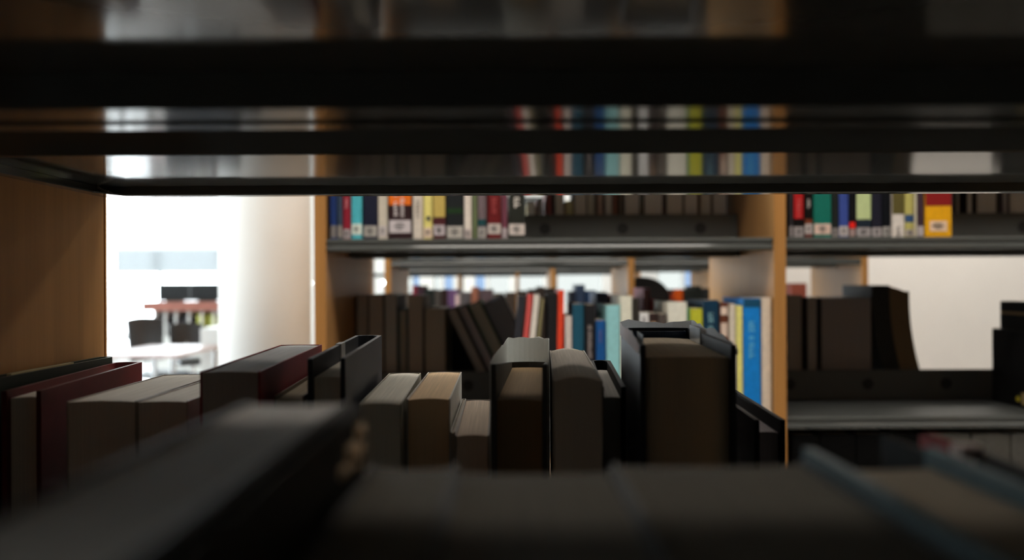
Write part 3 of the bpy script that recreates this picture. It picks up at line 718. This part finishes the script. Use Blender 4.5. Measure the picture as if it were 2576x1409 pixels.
# tall book in a white jacket, its pages sunk well below the cover
b = near('book with a tall white paper jacket standing above sunken brown pages', -.0108, .0164, .400, .0108, .570, -.0398, (.06, .06, .055), True, (.34, .22, .11), .0183, .004, lift=lambda i: 0 if i in (0, 10) else -.0150)
def jag(amp, seed):
    rn = random.Random(seed); v = [rn.uniform(-amp, amp) for _ in range(64)]
    return lambda i: v[i % 64]
def jacket(b, col, rise, amp, seed, rough=.35, near_drop=None, tm=.0004, gap=.0002, clear=.45, z0=0.0):
    w = b['w'] + 2 * (gap + tm) ; d = b['d'] + gap + tm
    bm = cover_bm(w, d, b['h'] + rise, tm, .0042, False, z0, jag(amp, seed))
    # cut the long sides so that the torn rim has more points
    es = [e for e in bm.edges if abs((e.verts[0].co - e.verts[1].co).y) > d * .5]
    bmesh.ops.subdivide_edges(bm, edges=es, cuts=11, use_grid_fill=True)
    rn = random.Random(seed)
    off = {}
    for v in bm.verts:
        if v.co.z > b['h'] - .003:
            k = (round(v.co.y, 3), v.co.x > 0)
            off.setdefault(k, rn.uniform(-amp, amp)); v.co.z += off[k]
            if near_drop and v.co.y < d * .35: v.co.z -= near_drop * (1 - v.co.y / (d * .35))
    bm.verts.ensure_lookup_table()
    return link('dust_jacket', bm, thin_paper('jacket_paper', col, rough, clear), b)
jacket(b, (.70, .69, .65), .0016, .0006, 3, .3)
near('pale thick paperback with a rounded corner, right of the white-jacketed book', .0186, .0416, .385, .0362, .555, -.0459, (.5, .46, .4), False, (.62, .55, .47), .0006, .001, .0022)
b = near('slim black hardback with grey pages, squeezed left of the thickest book', .0436, .0572, .42, .0594, .565, -.0535, BLK, True, (.40, .37, .33), .006, .002)
# thickest book
b = near('thickest black hardback with brown pages and a torn clear jacket', .0580, .1012, .376, .0896, .521, -.0290, (.012, .014, .020), True, (.56, .44, .30), .0062, -.006, .001)
link('spine_lining', cover_bm(b['w'] - .008, .012, b['h'] - .0015, .0006, .003, True), cloth((.012, .03, .07)), b).location = (0, b['d'] - .0145, 0)
jacket(b, (.66, .66, .66), .0034, .0012, 11, .18, .0034, clear=.5, z0=b['h'] - .0045)
bx('torn_jacket_flap', -b['w'] / 2 + .0026, -b['w'] / 2 + .0031, .018, .050, b['h'] - .06, b['h'] + .0035, mottled('jacket_paper', (.42, .43, .45), .18), b)
bx('label_tab', b['w'] / 2 - .0031, b['w'] / 2 - .0026, .085, .125, b['h'] - .03, b['h'] + .0028, mottled('jacket_paper', (.42, .43, .45), .18), b)
near('black hardback with mauve pages and a red lining at the right end of the row', .1192, .1342, .408, .1352, .56, -.0686, BLK, True, (.40, .35, .36), .007, .002)

# ------------------------------------------------------------------ near bookcase, front row (spines toward the viewer's aisle, out of focus)
GB = 'blurred front-row books right under the viewer'
def front(lab, xl, xr, y0, y1, zt, col, hard, page, drop=.002, lcol=None, rz=0):
    w = xr - xl; h = H + zt - LOW - .0003
    r = tag(empty('book', ((xl + xr) / 2, y0, LOW + .0003), (0, 0, rz)), lab, 'book', GB)
    t = .0026 if hard else .0008
    link('cover', cover_bm(w, y1 - y0, h, t, .002, True), cloth(col), r)
    link('page_block', block_bm(w - 2 * t - .0004, .006, y1 - y0 - (.003 if hard else .0006), .003, h - drop, .002, 0, False, .0, 10), paper(page), r)
    r['w'] = w; r['d'] = y1 - y0; r['h'] = h
    return r
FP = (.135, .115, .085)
front('dark low book at the bottom left corner, left of the leaning grey slab', -.113, -.0672, .052, .19, -.092, (.05, .025, .015), False, (.2, .15, .1))
front('blurred grey page block rising from the bottom left corner', -.0652, -.0400, .050, .204, -.0290, (.10, .095, .085), False, (.85, .80, .75), .0008)
b = front('blurred black booklet with a tattered tan edge, right of the grey slab', -.0398, -.0368, .056, .202, -.0300, (.006, .006, .005), False, (.02, .018, .014), .001)
bm = bmesh.new(); rn = random.Random(5); w2 = b['w'] / 2
for y, z, r in ((.140, .0050, .0030), (.131, .0078, .0034), (.139, .0096, .0028), (.122, .0105, .0022), (.134, .0120, .0016)):
    zc = b['h'] - z
    box(bm, w2 - .0002, w2 + .0006, y - r * 1.6, y + r * 1.4, zc - r * .5, zc + r * .5); box(bm, w2 + .0001, w2 + .0011, y - r * .8, y + r * .9, zc - r * .35, zc + r * .3)
link('torn_paper_bits', bm, stock((.85, .66, .44)), b)
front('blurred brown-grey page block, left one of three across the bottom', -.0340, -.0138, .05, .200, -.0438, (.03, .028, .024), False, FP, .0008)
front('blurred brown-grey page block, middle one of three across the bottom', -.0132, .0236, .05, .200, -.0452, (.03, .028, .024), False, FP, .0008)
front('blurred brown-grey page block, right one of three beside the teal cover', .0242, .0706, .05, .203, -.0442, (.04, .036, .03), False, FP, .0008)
front('blurred book in a teal cover with brown pages at the bottom right', .0714, .1040, .05, .204, -.0412, (.055, .11, .125), True, (.30, .24, .17), .0045)
b = front('blurred black hardback with red edge and a white spine tag at the right', .1048, .1205, .045, .236, -.0440, (.004, .004, .004), True, (.010, .008, .008), .003)
w2 = b['w'] / 2
bx('red_edge', w2 - .0060, w2 - .0016, .172, .188, b['h'] - .003, b['h'] + .0006, stock((.40, .015, .015)), b)
bx('white_tag', w2 - .0060, w2 - .0002, .166, .1718, b['h'] - .003, b['h'] + .0014, stock((.80, .62, .56)), b)
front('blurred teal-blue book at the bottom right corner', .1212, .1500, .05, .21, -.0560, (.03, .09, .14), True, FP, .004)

# ------------------------------------------------------------------ reading area at the left
bm = bmesh.new(); cyl(bm, (X(669, 5.2), 5.2, 0), .280, RH, 96)
struct(link('column_round', bm, WALL, smooth=False))
for p in bpy.data.objects['column_round'].data.polygons: p.use_smooth = abs(p.normal.z) < .5
PINK = mottled('pinkish_laminate', (.62, .50, .49), .3, (8, 8, 8), .04); PALE = mottled('pale_laminate', (.68, .68, .66), .35, (8, 8, 8), .03)
BROWN = mottled('reddish_brown_laminate', (.30, .11, .08), .35, (10, 10, 10), .08); CHBLK = mottled('black_mesh_fabric', (.02, .02, .022), .35, (200, 200, 200), .2)
STEEL = mottled('chrome_tube', (.55, .55, .56), .2, metal=1.0)
def table(x, y, w, d, h, m, lab, rz=0):
    r = tag(empty('reading_table', (x, y, 0), (0, 0, rz)), lab, 'table', 'reading tables')
    bx('table_top', -w / 2, w / 2, -d / 2, d / 2, h - .03, h, m, r, .004)
    for sx in (-1, 1):
        for sy in (-1, 1):
            bm = bmesh.new(); cyl(bm, (sx * (w / 2 - .05), sy * (d / 2 - .05), 0), .02, h - .03, 16); link('leg', bm, STEEL, r)
    return r
table(X(410, 6.45), 6.45, .60, .95, .74, PINK, 'pinkish reading table in front of the two black chairs')
table(X(250, 8.2), 8.2, .75, 1.0, .74, PALE, 'pale reading table at the far left beside the wooden upright')
table(X(408, 5.3), 5.3, .42, .5, .50, mottled('pink_laminate', (.55, .32, .34), .3, (8, 8, 8), .05), 'low pink-topped table below the reading table')
def chair(x, y, rz, lab, top=.92):
    r = tag(empty('office_chair', (x, y, 0), (0, 0, rz)), lab, 'chair', 'black chairs in the reading area')
    r.scale = (.82, .82, 1)
    bx('seat', -.22, .22, -.22, .22, .42, .48, CHBLK, r, .02)
    bm = bmesh.new(); n = 8; rows = []
    for i in range(n + 1):
        u = -1 + 2 * i / n; yy = .22 - .05 * (1 - u * u) * -1
        wob = .02 * (u * u)
        rows.append([bm.verts.new(p) for p in ((u * .20, yy, .56), (u * .215, yy + .05, top - wob), (u * .215, yy + .075, top - wob), (u * .20, yy + .025, .56))])
    for p, q in zip(rows[:-1], rows[1:]):
        for k in range(4): bm.faces.new((p[k], q[k], q[(k + 1) % 4], p[(k + 1) % 4]))
    bm.faces.new(rows[0]); bm.faces.new(rows[-1][::-1])
    link('backrest', bm, CHBLK, r)
    bm = bmesh.new(); cyl(bm, (0, .255, .44), .016, .2, 12); link('back_post', bm, STEEL, r)
    bm = bmesh.new(); cyl(bm, (0, 0, .08), .028, .34, 16); link('column', bm, STEEL, r)
    for k in range(5):
        bm = bmesh.new(); box(bm, -.02, .02, .02, .27, .05, .085, Matrix.Rotation(k * 2 * math.pi / 5, 4, 'Z')); l = link('leg', bm, STEEL, r)
        a = k * 2 * math.pi / 5; bm = bmesh.new(); cyl(bm, (-.25 * math.sin(a) - .012, .25 * math.cos(a), .026), .026, .024, 14, axis='X'); link('caster', bm, CHBLK, l)
chair(X(403, 7.3), 7.3, R(58), 'black mesh chair on the left behind the pinkish table', .95)
chair(X(484, 8.5), 8.5, R(38), 'black mesh chair on the right behind the pinkish table', .84)
# counter unit with compartments
def counter():
    Y = 10.0; x0, x1 = X(384, Y), X(600, Y)
    r = tag(empty('shelf_counter', ((x0 + x1) / 2, Y, 0)), 'low shelf unit with a reddish brown top, left of the column', 'counter')
    w = x1 - x0
    bx('counter_top', -w / 2, w / 2, -.30, .25, .93, 1.035, BROWN, r, .004)
    bx('lower_cabinet', -w / 2 + .08, w / 2 - .02, -.2, .22, 0, .62, PALE, r)
    bx('back_panel', -w / 2 + .08, w / 2 - .02, .20, .22, .62, .93, PALE, r)
    for px in (384 + 22, 432, 458, 490, 522, 552, 590):
        xx = X(px, Y) - r.location.x
        bx('divider', xx - .012, xx + .012, -.2, .20, .62, .93, PALE, r)
counter()
def bin_(px0, px1, zb, h, m, lab, name='file_tray'):
    Y = 9.84; x0, x1 = X(px0, Y), X(px1, Y)
    r = tag(empty(name, ((x0 + x1) / 2, Y, zb)), lab, 'file tray', 'trays in the shelf unit')
    w = x1 - x0
    bx('body', -w / 2, w / 2, 0, .3, 0, h, m, r, .004); bx('front_lip', -w / 2 + .01, w / 2 - .01, -.008, 0, h * .6, h - .005, m, r)
DK = mottled('dark_board', (.03, .025, .03), .5); YG = mottled('yellow_green_board', (.50, .52, .10), .5)
bin_(408, 428, .622, .23, DK, 'narrow dark tray at the left end of the shelf unit')
bin_(437, 454, .622, .23, DK, 'dark tray between the two left dividers of the shelf unit')
bin_(463, 486, .622, .23, DK, 'wide dark tray in the middle of the shelf unit')
bin_(495, 518, .622, .26, YG, 'yellow-green tray in the shelf unit left of the column')
bin_(527, 548, .622, .26, YG, 'yellow-green tray nearest to the column in the shelf unit')
def screen(x0, x1, lab):
    Y = 9.95
    r = tag(empty('monitor', (X((x0 + x1) / 2, Y), Y, 1.035)), lab, 'monitor', 'black monitors on the shelf unit')
    w = X(x1, Y) - X(x0, Y)
    BK = mottled('black_plastic_gloss', (.008, .010, .011), .35)
    bx('housing', -w / 2, w / 2, 0, .04, 0.008, .214, BK, r, .006)
    bx('panel', -w / 2 + .01, w / 2 - .01, -.002, 0, .018, .204, BK, r)
    bx('foot', -.09, .09, -.04, .10, 0, .008, BK, r)
screen(398, 477, 'black flat box-like screen on the left of the reddish brown top')
screen(478, 560, 'black flat box-like screen beside the column on the reddish brown top')
def cabinet():
    Y = 7.0
    r = tag(empty('cabinet', (X(542, Y), Y, 0)), 'white low cabinet between the chairs and the column', 'cabinet')
    bx('body', -.13, .14, 0, .4, 0, Z(822, Y), PALE, r, .006)
    d = bx('door', -.122, .132, -.015, 0, .04, Z(822, Y) - .03, PALE, r, .003)
    bx('handle', .05, .062, -.03, -.015, Z(885, Y), Z(852, Y), STEEL, d)
cabinet()
def shade():
    Y = 12.93; x0, x1 = X(292, Y), X(555, Y); z0, z1 = Z(682, Y), Z(622, Y)
    r = tag(empty('window_shade', ((x0 + x1) / 2, Y, z0)), 'pale translucent shade strip hung across the far left window', 'window shade')
    w = (x1 - x0) / 2
    bx('fabric', -w, w, -.002, 0, 0, z1 - z0, thin_paper('pale_shade_cloth', (.385, .395, .40), .8, .8), r)
    bm = bmesh.new(); cyl(bm, (-w, 0, z1 - z0), .02, 2 * w, 16, axis='X'); link('roller', bm, ALU, r)
    for x in (-w * .9, w * .9):
        bm = bmesh.new(); cyl(bm, (x, 0, z1 - z0), .004, RH - z1, 8); link('cord', bm, ALU, r)
shade()
def handrail():
    Y = 11.6
    r = tag(empty('handrail', (X(255, Y), Y, 0)), 'thin wooden handrail before the far left window', 'handrail')
    bx('rail', -.7, .28, -.025, .025, .90, .94, mottled('orange_wood', (.45, .2, .07), .4), r, .006)
    for x in (-.65, .22):
        bm = bmesh.new(); cyl(bm, (x, 0, 0), .02, .90, 14); link('post', bm, STEEL, r)
handrail()
def stool():
    r = tag(empty('armchair', (X(552, 4.62), 4.62, 0)), 'dark slate low armchair in front of the column', 'armchair')
    m = mottled('slate_fabric', (.06, .068, .082), .8, (80, 80, 80), .1)
    bx('seat', -.19, .19, -.19, .19, .10, .42, m, r, .03); bx('backrest', -.20, .20, -.27, -.19, .10, .775, m, r, .03)
    for sx in (-1, 1):
        for sy in (-1, 1):
            bm = bmesh.new(); cyl(bm, (sx * .15, sy * .15, 0), .015, .10, 12); link('leg', bm, STEEL, r)
stool()
def glint_globe(px, Y, lab):  # glowing globes on invented stands, added for bright points of window light
    r = tag(empty('glint_globe', (X(px, Y), Y, H)), lab, 'window glint', 'added window glints')
    bm = bmesh.new(); bmesh.ops.create_uvsphere(bm, u_segments=20, v_segments=12, radius=.026); link('globe', bm, glow('glint_glow', (.85, 1.0, .95), 26), r, smooth=True)
    bm = bmesh.new(); cyl(bm, (0, 0, -H), .012, H - .03, 12); link('stem', bm, STEEL, r)
    bm = bmesh.new(); cyl(bm, (0, 0, -H), .09, .015, 24); link('foot', bm, STEEL, r)
glint_globe(962, 11.5, 'added glowing globe for a window glint between the two leftmost uprights')
glint_globe(780, 11.5, 'added glowing globe for a window glint beside the column, left of the beech upright')
